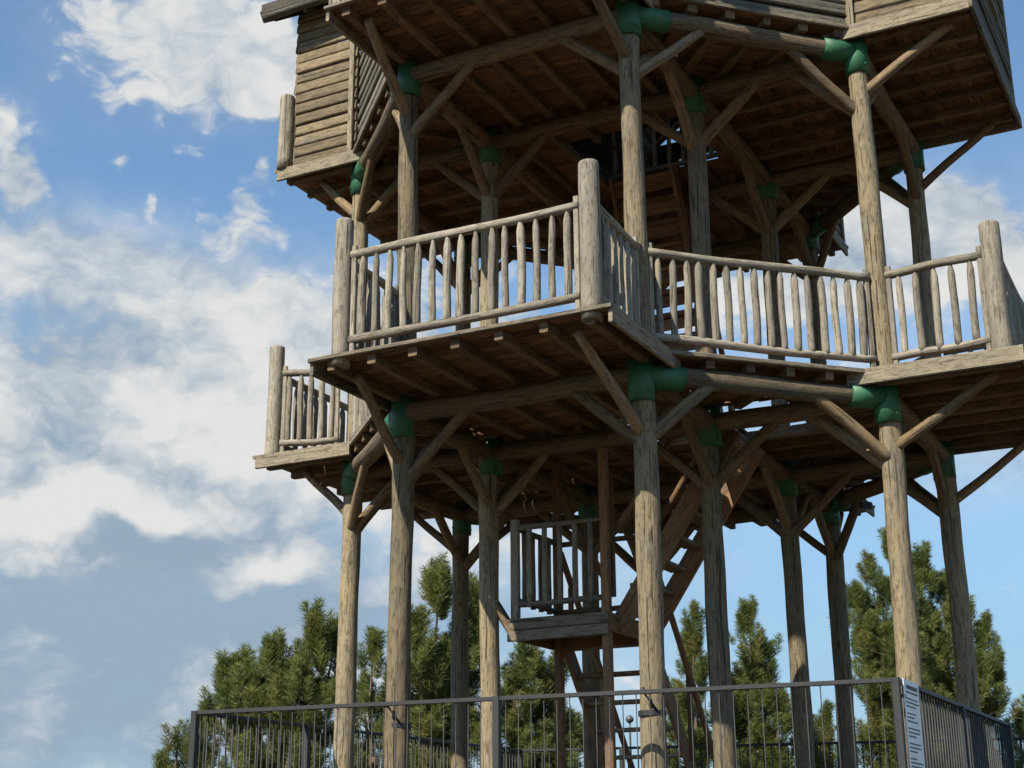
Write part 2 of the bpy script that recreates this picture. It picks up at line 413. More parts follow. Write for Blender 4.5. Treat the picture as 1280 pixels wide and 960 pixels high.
corner_post(fr, 4.72, -1.60, ZD - .1, 6.28, r_, .112); corner_post(fr, 4.72, 1.50, ZD - .1, 6.3, r_, .105)
rail_run(r_, fr(AP + .13, -1.50, ZD), fr(4.62, -1.60, ZD), 5); rail_run(r_, fr(4.74, -1.49, ZD), fr(4.74, 1.40, ZD), 15)
rail_run(r_, fr(AP + .13, 1.47, ZD), fr(4.62, 1.5, ZD), 5, solid=False)
fr = BAY['left']; r_ = railing()
corner_post(fr, 4.40, 1.86, ZD - .1, 6.32, r_, .105); corner_post(fr, 4.40, -1.5, ZD - .1, 6.3, r_, .105)
rail_run(r_, fr(4.30, 1.84, ZD), fr(AP + .10, 1.62, ZD), 5); rail_run(r_, fr(4.42, 1.75, ZD), fr(4.42, -1.4, ZD), 14)
rail_run(r_, fr(4.3, -1.5, ZD), fr(AP + .1, -1.47, ZD), 5, solid=False)
fr = REC['front_left']; r_ = railing(); rail_run(r_, fr(AP + .03, -1.32, ZD), fr(AP + .03, 1.31, ZD), 13)
for k in ('back_right', 'back_left'):
    fr = REC[k]; rail_run(None, fr(AP + .03, -1.32, ZD), fr(AP + .03, 1.31, ZD), 12, solid=False)
fr = BAY['back']; rail_run(None, fr(4.74, -1.5, ZD), fr(4.74, 1.5, ZD), 13, solid=False)
for s in (-1, 1):
    rail_run(None, fr(AP + .1, s * 1.47, ZD), fr(4.62, s * 1.5, ZD), 5, solid=False)
    rest.log(fr(4.74, s * 1.52, ZD - .1), fr(4.74, s * 1.52, 6.3), .105, .1, 14, .006)
tag(P(rest, 'far_railing', 'rail'), 'round bar railings along the far side of the first deck', None, None, 'stuff')

# ------------------------------------------------------------------ cabins on the second deck
Z2 = DECK[2]
BH = .165
sec = [(-BH / 2 + .004, -.02), (BH / 2 - .004, -.02), (BH / 2, .0), (BH / 2 - .008, .010), (BH * .2, .022), (-BH * .15, .031), (-BH * .38, .033), (-BH / 2 + .008, .026), (-BH / 2, .012)]
def siding(mb, fr, A, B, z0, z1, out, openings=()):
    """horizontal slab-log boards from A to B between two heights; out = outward direction"""
    z = z0; d = (B - A); L = d.length; d.normalize()
    while z < z1 - .04:
        cz = z + BH / 2; segs = [(0, L)]
        for o0, o1, oz0, oz1 in openings:
            if oz0 < cz < oz1: segs = [(0, o0), (o1, L)]
        for s0, s1 in segs:
            if s1 - s0 < .04: continue
            p0 = A + d * (s0 - random.uniform(0, .012)) + V((0, 0, cz - A.z)); p1 = A + d * (s1 + random.uniform(0, .012)) + V((0, 0, cz - A.z))
            mb2 = MB(); mb2.prism(p0, p1, sec, V((0, 0, 1)), smooth=False)
            # turn the rounded face outwards
            w = V((0, 0, 1)).cross((p1 - p0).normalized())
            if w.z < -1e-6 or (abs(w.z) < 1e-6 and w.x < 0): w = -w
            if w.dot(out) < 0:
                for i, q in enumerate(mb2.v):
                    o = (q - p0).dot(out); mb2.v[i] = q - out * (2 * o)
                mb2.f = [tuple(reversed(f)) for f in mb2.f]
                uv = []; k = 0
                for f in mb2.f: uv.extend(reversed(mb2.uv[k:k + len(f)])); k += len(f)
                mb2.uv = uv
            j = V((0, 0, 1)) * random.uniform(-.007, .007) + out * random.uniform(-.010, .010)
            b0 = len(mb.v); mb.v.extend(q + j for q in mb2.v)
            for f in mb2.f: mb.f.append(tuple(i + b0 for i in f))
            mb.uv.extend(mb2.uv); mb.tone.extend(mb2.tone); mb.sm.extend(mb2.sm)
        z += BH
WT = Z2 + 2.40
cab = {}
for b, fr in BAY.items():
    nf, ta, tb = BAYDIM[2][b]
    nw = nf - (.20 if b == 'left' else .035)
    cabin = part('cabin')
    w0, w1 = ta + .05, tb - .055
    op = {'front': ((.9, 2.2, Z2 + 1.0, Z2 + 1.9),), 'right': ((.9, 2.2, Z2 + 1.0, Z2 + 1.9),), 'back': ((.4, 2.7, Z2 + 1.1, Z2 + 2.2),), 'left': ((1.1, 2.0, Z2 + 1.0, Z2 + 1.9),)}[b]
    mb = MB(); siding(mb, fr, fr(nw, w0, 0), fr(nw, w1, 0), Z2 + .004, WT, fr.n, op)
    P(mb, 'wall', 'sideg' if b == 'right' else 'side', cabin)
    for t, s in ((w0, -1), (w1, 1)):
        mb = MB(); siding(mb, fr, fr(3.40, t, 0), fr(nw - .03, t, 0), Z2 + .004, WT, fr.t * s); P(mb, 'wall', 'side', cabin)
        if not (b == 'left' and s > 0): mb = MB(); mb.board(fr(nw - .01, t + s * .045, Z2 + .003), fr(nw - .01, t + s * .045, WT), .10, .045, fr.n, .006); P(mb, 'corner_board', 'edge', cabin)
        mb = MB(); mb.board(fr(3.46, t + s * .05, Z2 + .003), fr(3.46, t + s * .05, WT), .075, .05, fr.n, .006); P(mb, 'corner_board', 'edge', cabin)
        if b == 'front':
            mb = MB(); mb.board(fr(nw + .045, t - s * .05, Z2 + .003), fr(nw + .045, t - s * .05, WT), .10, .035, fr.t, .006); P(mb, 'corner_board', 'rail', cabin)
    for o0, o1, a0, a1 in op:
        mb = MB()
        for z in (a0, a1): mb.board(fr(nw + .03, w0 + o0 - .05, z), fr(nw + .03, w0 + o1 + .05, z), .07, .07, fr.n)
        for t in (w0 + o0, w0 + o1): mb.board(fr(nw + .03, t, a0 - .02), fr(nw + .03, t, a1 + .02), .07, .07, fr.n)
        for i in range(1, 6): mb.log(fr(nw + .0, w0 + o0 + (o1 - o0) * i / 6, a0), fr(nw, w0 + o0 + (o1 - o0) * i / 6, a1), .028, .028, 8)
        P(mb, 'window_frame', 'edge', cabin)
    if b == 'left':
        for t in (tb - .02, ta + .05): corner_post(fr, nf - .08, t, Z2, Z2 + 1.15, cabin, .108)
    # gable roof of slabs along the bay
    ridge, eave, hw, no = 12.8, 11.37, 2.0, nf + .14
    mb = MB()
    for s in (-1, 1):
        sl = V((0, 0, 1)) * (ridge - eave) + fr.t * (-s * hw); Ls = sl.length; sl.normalize()
        k = 0; u = 0
        while u < Ls:
            w = random.uniform(.17, .22); c0 = fr(.2, s * hw, eave) + sl * (u + w / 2); j = random.uniform(-.05, .05)
            mb.board(c0, c0 + fr.n * (no - .2 + j), w + .03, .07, sl + V((0, 0, .10)), .012); u += w
    for s in (-1, 1):
        for i in range(9):                                     # rafters under the slabs
            n = .6 + (no - .75) * i / 8; mb.board(fr(n, s * (hw - .05), eave - .045), fr(n, 0, ridge - .045), .06, .10, fr.n)
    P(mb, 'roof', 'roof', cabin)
    mb = MB()
    for s in (-1, 1): mb.board(fr(no + .02, s * (hw + .03), eave - .03), fr(no + .02, 0, ridge - .02), .035, .17, fr.n, .01)
    for s in (-1, 1): mb.log(fr(.6, s * (hw + .01), eave - .03), fr(no, s * (hw + .01), eave - .03), .072, .07, 10, .025, lump=.16, step=.16)
    for s in (-1, 1): mb.board(fr(.6, s * (hw + .05), eave + .07), fr(no + .01, s * (hw + .05), eave + .07), .05, .17, fr.t, .012)
    P(mb, 'bargeboard', 'roof', cabin)
    cab[b] = cabin
for k, fr in REC.items():
    mb = MB(); op = ((.5, 2.1, Z2 + 1.2, Z2 + 2.1),) if k == 'back_right' else ()
    siding(mb, fr, fr(3.50, -1.36, 0), fr(3.50, 1.36, 0), Z2 + .004, WT + .25, fr.n, op)
    P(mb, 'wall', 'sideg')
    mb = MB()
    for i in range(14):
        n = 1.6 + i * .165; mb.board(fr(n, -n * .62, 13.0 - (n - 1.6) * .58), fr(n, n * .62, 13.0 - (n - 1.6) * .58), .19, .04, fr.n + V((0, 0, -.58)))
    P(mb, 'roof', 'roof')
mb = MB()
fr = BAY['front']
for i in range(21): mb.board(fr(-2 + i * .2, -2, 13.05), fr(-2 + i * .2, 2, 13.05), .205, .05, fr.n)
P(mb, 'roof', 'roof')

# ------------------------------------------------------------------ stairs under the first deck
fr = BAY['front']
st = part('staircase')
ZL = 2.53
def sb(p0, p1, w, th, side, name='stringer', mat='stair'): mb = MB(); mb.board(p0, p1, w, th, side, .008); return P(mb, name, mat, st)
ld = part('landing')
mb = MB(); strips(mb, fr, .22, 1.395, lambda c: (-1.15, .10), ZL, None, .14, .036); P(mb, 'floor', 'stair', ld)
for z in (2.325, 2.46): 
    mb = MB(); mb.board(fr(1.425, -1.19, z), fr(1.425, .10, z), .045, .128, fr.n, .008); P(mb, 'fascia', 'edge', ld)
mb = MB(); mb.board(fr(.20, -1.19, 2.40), fr(.20, .10, 2.40), .045, .2, fr.n); P(mb, 'fascia', 'stair', ld)
for t in (-1.19, .12): mb = MB(); mb.board(fr(.22, t, 2.40), fr(1.40, t, 2.40), .045, .20, fr.t); P(mb, 'fascia', 'stair', ld)
gzz = BASE.z - .1
mb = MB(); mb.board(fr(1.36, .055, gzz), fr(1.36, .055, 4.62), .10, .10, fr.n, .012); P(mb, 'leg', 'stair', ld)
mb = MB(); mb.board(fr(.26, -1.09, gzz), fr(.26, -1.09, 4.62), .10, .10, fr.n, .012); P(mb, 'leg', 'stair', ld)
mb = MB(); mb.board(fr(.26, .055, gzz), fr(.26, .055, 3.6), .09, .09, fr.n, .012); P(mb, 'leg', 'stair', ld)
mb = MB(); mb.board(fr(1.36, -1.12, ZL - .05), fr(1.36, -1.12, 3.72), .10, .085, fr.t, .012); P(mb, 'corner_post', 'edge', ld)
mb = MB(); mb.board(fr(1.40, -1.52, 2.95), fr(1.38, -1.14, 2.36), .13, .09, fr.n, .012); P(mb, 'bracket', 'brace', ld)
for z in (3.62, 2.70): mb = MB(); mb.log(fr(1.36, -1.08, z), fr(1.36, .02, z), .036, .034, 10, .008); P(mb, 'rail', 'edge', ld)
for i in range(5):
    t = -.93 + i * .20; mb = MB(); mb.log(fr(1.36, t, 2.66), fr(1.36, t, 3.62), .036, .034, 10, .005); P(mb, 'baluster', 'edge', ld)
for z in (3.62, 2.75): mb = MB(); mb.log(fr(.28, -1.1, z), fr(1.32, -1.1, z), .036, .034, 10, .008); P(mb, 'rail', 'edge', ld)
for i in range(4):
    n = .50 + i * .22; mb = MB(); mb.log(fr(n, -1.1, 2.7), fr(n, -1.1, 3.62), .034, .034, 10, .005); P(mb, 'baluster', 'edge', ld)
for z in (3.6, 2.75): mb = MB(); mb.log(fr(.26, -1.05, z), fr(.26, .02, z), .034, .032, 10, .008); P(mb, 'rail', 'stair', ld)
mb = MB(); mb.board(fr(-.35, -.62, 3.0), fr(-.35, -.62, 4.66), .085, .085, fr.n, .01); P(mb, 'hanger', 'stair', st)
mb = MB(); mb.log(fr(-.35, -.62, 3.1), fr(.26, -1.09, 4.2), .05, .045, 10, .01); P(mb, 'hanger', 'stair', st)
# upper flight, rising to the right
u0, u1, zu0, zu1 = .14, 1.62, 2.36, 4.52
for n in (1.22, .34):
    sb(fr(n, u0, zu0), fr(n, u1, zu1), .05, .24, fr.n)
for i in range(8):
    f = (i + .5) / 8; sb(fr(1.19, u0 + (u1 - u0) * f - .03, zu0 + (zu1 - zu0) * f + .08), fr(.37, u0 + (u1 - u0) * f - .03, zu0 + (zu1 - zu0) * f + .08), .22, .042, fr.t, 'tread', 'edge')
for n in (1.22, .34):
    mb = MB(); mb.log(fr(n, u0, zu0 + 1.15), fr(n, .95, zu0 + 1.15 + 1.1), .04, .038, 10); P(mb, 'handrail', 'stair', st)
# lower flight, descending away under the middle
l0, l1, zl0, zl1 = .16, -2.25, 2.42, BASE.z + .05
for t in (-1.06, .06): sb(fr(l0, t, zl0), fr(l1, t, zl1), .05, .23, fr.t)
for i in range(9):
    f = (i + .45) / 9; n = l0 + (l1 - l0) * f; z = zl0 + (zl1 - zl0) * f
    sb(fr(n, -1.03, z + .05), fr(n, .03, z + .05), .23, .042, fr.n, 'tread', 'edge')
for t in (.10, -1.10):
    mb = MB(); mb.log(fr(l0, t, zl0 + 1.1), fr(l1, t, zl1 + 1.05), .042, .04, 10, .01); P(mb, 'handrail', 'stair', st)
    for f in (.12, .5, .85):
        n = l0 + (l1 - l0) * f; z = zl0 + (zl1 - zl0) * f; sb(fr(n, t, z), fr(n, t, z + 1.05), .06, .06, fr.n, 'newel')
# inner flight from the first deck to the second
iv = part('staircase')
for t in (-.62, .30):
    mb = MB(); mb.board(fr(-2.6, t, ZD), fr(-.75, t, Z2 - .02), .05, .22, fr.t); P(mb, 'stringer', 'stair', iv)
for i in range(14):
    f = (i + .6) / 14; mb = MB(); mb.board(fr(-2.6 + 1.85 * f, -.6, ZD + 4.2 * f), fr(-2.6 + 1.85 * f, .28, ZD + 4.2 * f), .20, .04, fr.n); P(mb, 'tread', 'stair', iv)
for i in range(14):
    f = (i + .1) / 14; mb = MB(); mb.board(fr(-2.6 + 1.85 * f + .06, -.6, ZD + 4.2 * f + .10), fr(-2.6 + 1.85 * f + .06, .28, ZD + 4.2 * f + .10), .03, .27, fr.n); P(mb, 'riser', 'stair', iv)
for t in (-.68, .36):
    mb = MB(); mb.log(fr(-2.6, t, ZD + 1.0), fr(-.95, t, Z2 + .6), .042, .04, 10, .01); P(mb, 'handrail', 'stair', iv)
    for f in (.05, .38, .72): mb = MB(); mb.board(fr(-2.6 + 1.85 * f, t, ZD + 4.2 * f), fr(-2.6 + 1.85 * f, t, ZD + 4.2 * f + 1.05), .07, .07, fr.n, .01); P(mb, 'newel', 'stair', iv)
for i in range(6):
    z = ZD + .25 + i * .19; mb = MB(); mb.board(fr(-1.36, -1.30, z), fr(-1.36, -.72, z), .03, .17, fr.n, .006); P(mb, 'screen_board', 'deck', iv)
hr = part('railing')
for n in (.62, -.98):
    for z in (Z2 + .12, Z2 + 1.0): mb = MB(); mb.log(fr(n, -.75, z), fr(n, 1.05, z), .042, .04, 9); P(mb, 'rail', 'rail', hr)
    for i in range(9): mb = MB(); mb.log(fr(n, -.68 + i * .21, Z2 + .1), fr(n, -.68 + i * .21, Z2 + 1.0), .032, .03, 8); P(mb, 'baluster', 'rail', hr)
# straps that tie the fence to two posts
for k in ('E', 'B'):
    z = 1.18; mb = MB(); q = XY[k]
    for i in range(16):
        a0, a1 = 6.28318 * i / 16, 6.28318 * (i + 1) / 16
        mb.board(q + V((.133 * math.cos(a0), .133 * math.sin(a0), z)), q + V((.133 * math.cos(a1), .133 * math.sin(a1), z)), .05, .006, V((0, 0, 1)), .001)
    mb.log(q + V((.03, -.135, z + .02)), q + V((-.10, -.20, z + .19)), .013, .011, 8, 0); mb.log(q + V((-.10, -.2, z + .17)), q + V((-.10, -.2, z + .23)), .022, .018, 10, 0)
    P(mb, 'strap', 'iron', posts[k])

# ------------------------------------------------------------------ iron fence round the tower
def fence(A, B, za, zb, nposts, label, rail2=True, sp=.125, marks=None, br=.009):
    A = V((A[0], A[1], 0)); B = V((B[0], B[1], 0)); d = B - A; L = d.length; dn = d.normalized()
    o = V((A.x, A.y, gz(A.x, A.y))); root = empty('iron_fence', o); tag(root, label, 'fence', 'dark iron fences round the tower')
    def bl(mb, nm): return mb.build(nm, M['iron'], root, o)
    def top(f): return za + (zb - za) * f
    for f in (marks or [i / (nposts - 1) for i in range(nposts)]):
        q = A + d * f
        mb = MB(); mb.board(q + V((0, 0, gz(q.x, q.y) - .1)), q + V((0, 0, top(f) + .02)), .07, .07, dn, .006); bl(mb, 'post')
    side = V((-dn.y, dn.x, 0))
    mb = MB(); mb.board(A + V((0, 0, za)), B + V((0, 0, zb)), .045, .04, side, .004); bl(mb, 'top_rail')
    mb = MB(); mb.board(A + V((0, 0, gz(A.x, A.y) + .15)), B + V((0, 0, gz(B.x, B.y) + .15)), .04, .035, side, .004); bl(mb, 'bottom_rail')
    if rail2: mb = MB(); mb.board(A + V((0, 0, za - .16)), B + V((0, 0, zb - .16)), .02, .02, side, .003); bl(mb, 'middle_rail')
    mb = MB(); n = int(L / sp)
    for i in range(1, n):
        f = i / n; q = A + d * f; mb.log(q + V((0, 0, gz(q.x, q.y) + .15)), q + V((0, 0, top(f))), br, br, 6, 0, step=5)
    bars = bl(mb, 'bars'); bars['kind'] = 'stuff'
    return root
FL, FR_, BL_, BR_, RB = (-3.33, 15.5), (3.29, 12.72), (.10, 24.6), (8.2, 21.5), (5.92, 17.87)
fence(FL, FR_, 1.33, 1.33, 3, 'long dark iron bar fence across the front of the log tower', rail2=False, marks=(0, .478, 1), sp=.13, br=.0055)
fence(FR_, RB, 1.33, 1.33, 3, 'short dark iron fence on the right carrying the white notice', rail2=False)
fence(FL, BL_, 1.33, 1.47, 5, 'dark iron fence running back along the left side past the trees', rail2=False)
fence(BL_, BR_, 1.47, 1.42, 6, 'dark iron fence behind the tower legs in front of the pines', rail2=False)

# notice on the fence corner
dn = (V((RB[0], RB[1], 0)) - V((FR_[0], FR_[1], 0))).normalized(); sd = V((dn.y, -dn.x, 0))
so = V((FR_[0], FR_[1], .5)) + sd * .06
sign = empty('notice_board', so); tag(sign, 'white notice with lines of small dark print hung on the fence corner', 'sign')
mb = MB(); c = V((FR_[0], FR_[1], 0)) + sd * .052 + dn * .045
mb.board(c + V((0, 0, .18)) , c + V((0, 0, 1.345)), .02, .01, sd, .002)
mb = MB(); w = .58
mb.board(c + dn * (w / 2) + V((0, 0, .18)), c + dn * (w / 2) + V((0, 0, 1.345)), w, .008, dn, .002); mb.build('panel', M['white'], sign, so)
mb = MB()
rows = [(1.285, .40, .034, .09), (1.24, .46, .014, .06)] + [(1.185 - i * .033 - (i // 3) * .028, None, .011, .035) for i in range(26)]
for z, wd, hgt, x0 in rows:
    x = x0; end = x0 + (wd or random.uniform(.22, .50))
    while x < min(end, .54):
        l = random.uniform(.012, .05); q = c + dn * x + sd * .0065
        mb.board(q + V((0, 0, z)), q + dn * min(l, .55 - x) + V((0, 0, z)), hgt, .002, V((0, 0, 1)), .0003); x += l + .010
mb.build('lettering', M['ink'], sign, so)
mb = MB()
for z in (.35, 1.2): mb.board(c + dn * .02 - sd * .045 + V((0, 0, z)), c + dn * .02 + sd * .01 + V((0, 0, z)), .03, .004, V((0, 0, 1)), .001)
mb.build('bracket', M['iron'], sign, so)

# floodlight hanging under the first deck by the right rear posts
fl = at(1082, 632, 19.3); flo = V((fl.x, fl.y, 4.66)); lamp = empty('floodlight', flo)
tag(lamp, 'small grey floodlight hanging below the first deck near the right rear post', 'lamp')
mb = MB(); mb.log(V((fl.x, fl.y, fl.z)), flo, .014, .014, 8, 0); mb.build('bracket', M['lamp'], lamp, flo)
mb = MB(); mb.board(V((fl.x - .08, fl.y - .03, fl.z)), V((fl.x + .08, fl.y + .03, fl.z)), .08, .10, V((0, 1, 0)), .02); mb.build('housing', M['lamp'], lamp, flo)
mb = MB(); mb.board(V((fl.x - .065, fl.y - .09, fl.z - .01)), V((fl.x + .065, fl.y - .05, fl.z - .01)), .012, .10, V((0, 1, 0)), .004); mb.build('lens', M['iron'], lamp, flo)

# slim garden lamp with a ball head beyond the back fence
b_ = at(787, 899, 27.0); bo = V((b_.x, b_.y, gz(b_.x, b_.y))); bl_ = empty('lamp_post', bo)
tag(bl_, 'thin dark lamp pole with a round ball head seen between the stair treads', 'street lamp')
mb = MB(); mb.log(bo, V((b_.x, b_.y, b_.z - .05)), .028, .018, 10, 0); mb.build('pole', M['lamp'], bl_, bo)
mb = MB(); mb.log(V((b_.x, b_.y, b_.z - .07)), V((b_.x, b_.y, b_.z + .07)), .075, .075, 16, 0, prof=[(0, .25), (.12, .66), (.3, .92), (.5, 1), (.7, .92), (.88, .66), (1, .2)], lump=0); mb.build('globe', M['lamp'], bl_, bo)

# ------------------------------------------------------------------ pines
def tuft(mb, p, ax, size, nn, tone):
    """one upright finger of foliage: needles set all round a short shoot, rounded at the tip"""
    ax = ax.normalized(); h = V((0, 0, 1)) if abs(ax.z) < .9 else V((1, 0, 0)); a = ax.cross(h).normalized(); b = ax.cross(a)
    fat = random.uniform(.8, 1.15)
    for i in range(nn):
        f = random.random(); an = random.uniform(0, 6.283)
        env = math.sin(math.pi * min(1, .18 + .80 * f)) ** .6           # outline of the finger
        rd = a * math.cos(an) + b * math.sin(an)
        q = p + ax * (size * (f * 1.5 - .75)) + rd * (size * .16 * env * random.random())
        d = (rd * fat * random.uniform(.5, 1.1) + ax * random.uniform(.25, 1.0) + V((random.uniform(-.25, .25), random.uniform(-.25, .25), random.uniform(-.2, .25)))).normalized()
        ln = size * random.uniform(.32, .54) * (.45 + .6 * env); wv = d.cross(V((random.uniform(-1, 1), random.uniform(-1, 1), random.uniform(-1, 1)))).normalized() * random.uniform(.0045, .0078) * (size / .30)
        i0 = len(mb.v); mb.v.extend((q - wv, q + wv, q + d * ln + wv * .3, q + d * ln - wv * .3))
        mb.face((i0, i0 + 1, i0 + 2, i0 + 3), [(0, 0), (0, 1), (1, 1), (1, 0)], (min(1, max(0, tone[0] + random.uniform(-.15, .15))), tone[1]))
def pine(label, dist, leaders, bottom=930, size=.33, dens=.82, seed=1, nn=185):
    """leaders: (photo x, photo y of the tip, half width in photo px, depth offset)"""
    random.seed(seed)
    xs = sum(l[0] for l in leaders) / len(leaders); c = at(xs, 930, dist); c.z = gz(c.x, c.y)
    root = empty('pine_tree', c); tag(root, label, 'tree', 'pines behind the tower')
    px = dist / F * 1.03
    tr = MB(); br = MB(); cr = MB()
    tops = [at(x, y, dist + dy) for x, y, w, dy in leaders]
    hi = max(tops, key=lambda q: q.z)
    tr.log(c - V((0, 0, .2)), V((c.x + (hi.x - c.x) * .35, c.y, c.z + (hi.z - c.z) * .55)), .17, .10, 12, .06, step=.3, lump=.08)
    for (x, y, w, dy), tp in zip(leaders, tops):
        w *= px * 1.3; zb = max(c.z + .5, at(x, bottom, dist).z - .8); L = tp.z - zb
        f0 = V((c.x + (tp.x - c.x) * .55, c.y + (tp.y - c.y) * .6, zb))
        fk = V((c.x + (tp.x - c.x) * .25, c.y + (tp.y - c.y) * .3, max(c.z + .3, zb - .4)))
        br.log(fk, f0, .075, .055, 8, .03, step=.3); br.log(f0, tp - V((0, 0, size * .5)), .055, .012, 7, .05, step=.3)
        voids = [(V((f0.x + random.uniform(-1, 1) * w, f0.y + random.uniform(-1, .3) * w, tp.z - max(.75, L * random.uniform(.25, .95)))), random.uniform(.24, .46)) for _ in range(int(3 + L * w * 3.0))]
        n = int(dens * (10 + 36 * L * (w + .12)))
        for i in range(n):
            h = random.random() ** .85; zc = tp.z - L * h * .98
            prof = min(1, .30 + 1.25 * h ** .6) * random.choice((1, 1, .85, .7, 1.15))
            # foliage sits in tiers with gaps between
            tier = .76 + .34 * math.sin(zc * 4.4 + x * .7)
            rr = .92 * w * prof * tier * math.sqrt(random.uniform(.12, 1)); an = random.uniform(0, 6.283)
            ax0 = f0 + (tp - f0) * ((zc - f0.z) / max(.1, tp.z - f0.z))
            q = V((ax0.x + rr * math.cos(an), ax0.y + rr * math.sin(an), zc))
            dr = V((math.cos(an), math.sin(an), 0)) * (.15 + .75 * rr / max(w, .1) * min(1, h * 1.6)) + V((random.uniform(-.25, .25), random.uniform(-.25, .25), 1.0))
            if any((q - v_).length < r_ for v_, r_ in voids): continue
            tuft(cr, q, dr, size * random.uniform(.75, 1.2), nn, (random.random(), random.random() * .93))
            if rr > .12 and i % 2 == 0: br.log(V((ax0.x, ax0.y, zc - rr * .45)), q, .013, .006, 4, .01, step=.4)
        for k in range(3): tuft(cr, tp + V((random.uniform(-.05, .05), 0, -size * (.35 + .4 * k))), V((random.uniform(-.15, .15), random.uniform(-.15, .15), 1)), size * .95, nn, (random.random(), .3))
    tr.build('trunk', M['bark'], root, c); br.build('branch', M['bark'], root, c); cr.build('crown', M['needle'], root, c)
pine('broad bushy pine with several rounded tops left of the tower legs', 27, [(396, 762, 26, 0), (420, 782, 20, .6), (344, 800, 34, -.3), (300, 822, 30, .2), (372, 830, 44, -.6), (276, 822, 16, .3), (322, 850, 44, .5)], seed=3, dens=1.15)
pine('small pine tops poking out beside the left end of the fence', 30, [(223, 908, 18, 0), (262, 874, 15, .4), (243, 930, 26, .2), (202, 948, 12, 0)], bottom=990, seed=5)
pine('tall dense pine seen between the two left tower legs', 27.5, [(547, 708, 26, 0), (590, 735, 24, .5), (520, 768, 34, -.4), (566, 800, 44, .3), (530, 830, 50, 0)], seed=8, dens=1.2)
pine('short pine with a rounded top just right of the leftmost leg', 29, [(466, 797, 22, 0), (455, 852, 32, .4), (490, 845, 30, -.3)], seed=13)
pine('bright green bushy pine below the stair landing', 28.5, [(655, 812, 34, 0), (690, 822, 26, .4), (640, 850, 36, -.3), (676, 868, 42, .2), (720, 900, 40, .3)], seed=17, dens=1.15)
pine('narrow pine tip just right of the stair beside a tower leg', 35, [(868, 757, 14, 0), (860, 800, 20, .2), (850, 860, 30, .4)], seed=21, dens=1.2)
pine('slender pointed pine standing alone between two right legs', 36, [(934, 757, 26, 0), (952, 800, 30, .2), (944, 850, 46, 0), (975, 872, 26, -.3), (915, 850, 30, .2)], seed=23, dens=1.1, size=.33)
pine('low young pine in the gap between the two dark rear legs', 37, [(1030, 886, 26, 0), (1012, 900, 26, .3), (1002, 868, 14, .2)], bottom=990, seed=29)
pine('biggest spreading pine behind the right front tower leg', 36, [(1112, 668, 26, 0), (1086, 700, 26, .3), (1150, 690, 34, .4), (1140, 740, 50, -.5), (1092, 770, 38, -.2), (1200, 757, 34, .3), (1232, 772, 22, .2), (1180, 722, 34, .6), (1066, 735, 30, .2), (1222, 812, 42, -.2), (1160, 800, 60, .2), (1100, 840, 46, 0), (1248, 838, 14, .3)], seed=31, dens=1.05)
pine('small dark pine at the far right beyond the fence end', 39, [(1272, 892, 18, 0), (1292, 880, 24, .4), (1256, 908, 14, .2)], bottom=990, seed=37)

# ------------------------------------------------------------------ light and sky
SUN_AZ, SUN_EL = R(227.0), R(45.5)                           # angle in plan (counter-clockwise from +X), height
sdir = V((math.cos(SUN_AZ) * math.cos(SUN_EL), math.sin(SUN_AZ) * math.cos(SUN_EL), math.sin(SUN_EL)))
sl = bpy.data.lights.new('sun', 'SUN'); sl.energy = 5.0; sl.angle = R(.53); sl.color = (1, .925, .78)
so_ = bpy.data.objects.new('sun', sl); COL.objects.link(so_); so_.rotation_euler = sdir.to_track_quat('Z', 'Y').to_euler(); so_.location = (-20, -20, 30)

CLOUD_LUMPS = [(-14.82, 30.72, 4.8, 1.89, 1.0), (-11.12, 29.15, 3.8, 1.77, 0.8), (-16.22, 27.67, 2.04, 0.47, 0.42), (-20.52, 24.41, 1.35, 1.74, 1.05), (-16.5, 25.34, 0.58, 0.89, 0.4), (-15.36, 24.04, 0.29, 0.78, 0.45), (-13.62, 26.14, 1.06, 0.42, 0.48), (-11.17, 24.14, 2.0, 1.34, 0.62), (-10.5, 25.35, 0.67, 0.85, 0.5), (-12.41, 22.83, 2.63, 0.76, 0.4), (-14.9, 17.27, 9.61, 2.59, 1.15), (-9.6, 19.28, 3.61, 2.17, 0.8), (-17.32, 13.31, 7.66, 2.25, 1.1), (-9.4, 14.92, 3.85, 2.95, 1.0), (-13.82, 10.76, 8.05, 1.21, 0.6), (-14.07, 14.41, 8.21, 1.83, 0.8), (-17.19, 11.81, 2.98, 1.35, 0.9), (-13.89, 11.82, 1.52, 0.76, 0.6), (-9.35, 10.35, 1.87, 0.74, 0.9), (-14.97, 10.05, 1.5, 0.36, 0.4), (18.26, 22.83, 3.92, 1.63, 1.0), (12.37, 21.29, 5.67, 1.84, 0.9), (-1.32, 19.16, 5.33, 2.83, 0.9), (-0.04, 11.3, 5.1, 2.19, 0.4), (15.63, 21.76, 3.71, 1.81, 0.9), (19.3, 21.04, 2.67, 1.18, 0.5)]
CLOUD_VEIL = [(-16.36, 5.34, 14.42, 3.8, 1.2), (-16.38, 9.16, 10.96, 1.78, 1.1), (-19.02, 21.91, 4.06, 1.33, 0.7), (-16.13, 20.99, 9.08, 1.81, 0.8), (-14.22, 16.55, 9.61, 3.67, 0.85), (-9.92, 12.43, 5.38, 2.78, 0.7), (-13.57, 29.97, 5.86, 2.32, 0.35), (17.56, 22.16, 5.69, 2.23, 0.7), (18.81, 13.87, 4.8, 1.34, 0.5), (11.65, 15.92, 7.61, 2.78, 0.35), (-0.04, 11.3, 6.37, 2.82, 0.5), (-20.68, 25.86, 1.55, 1.15, 0.2)]
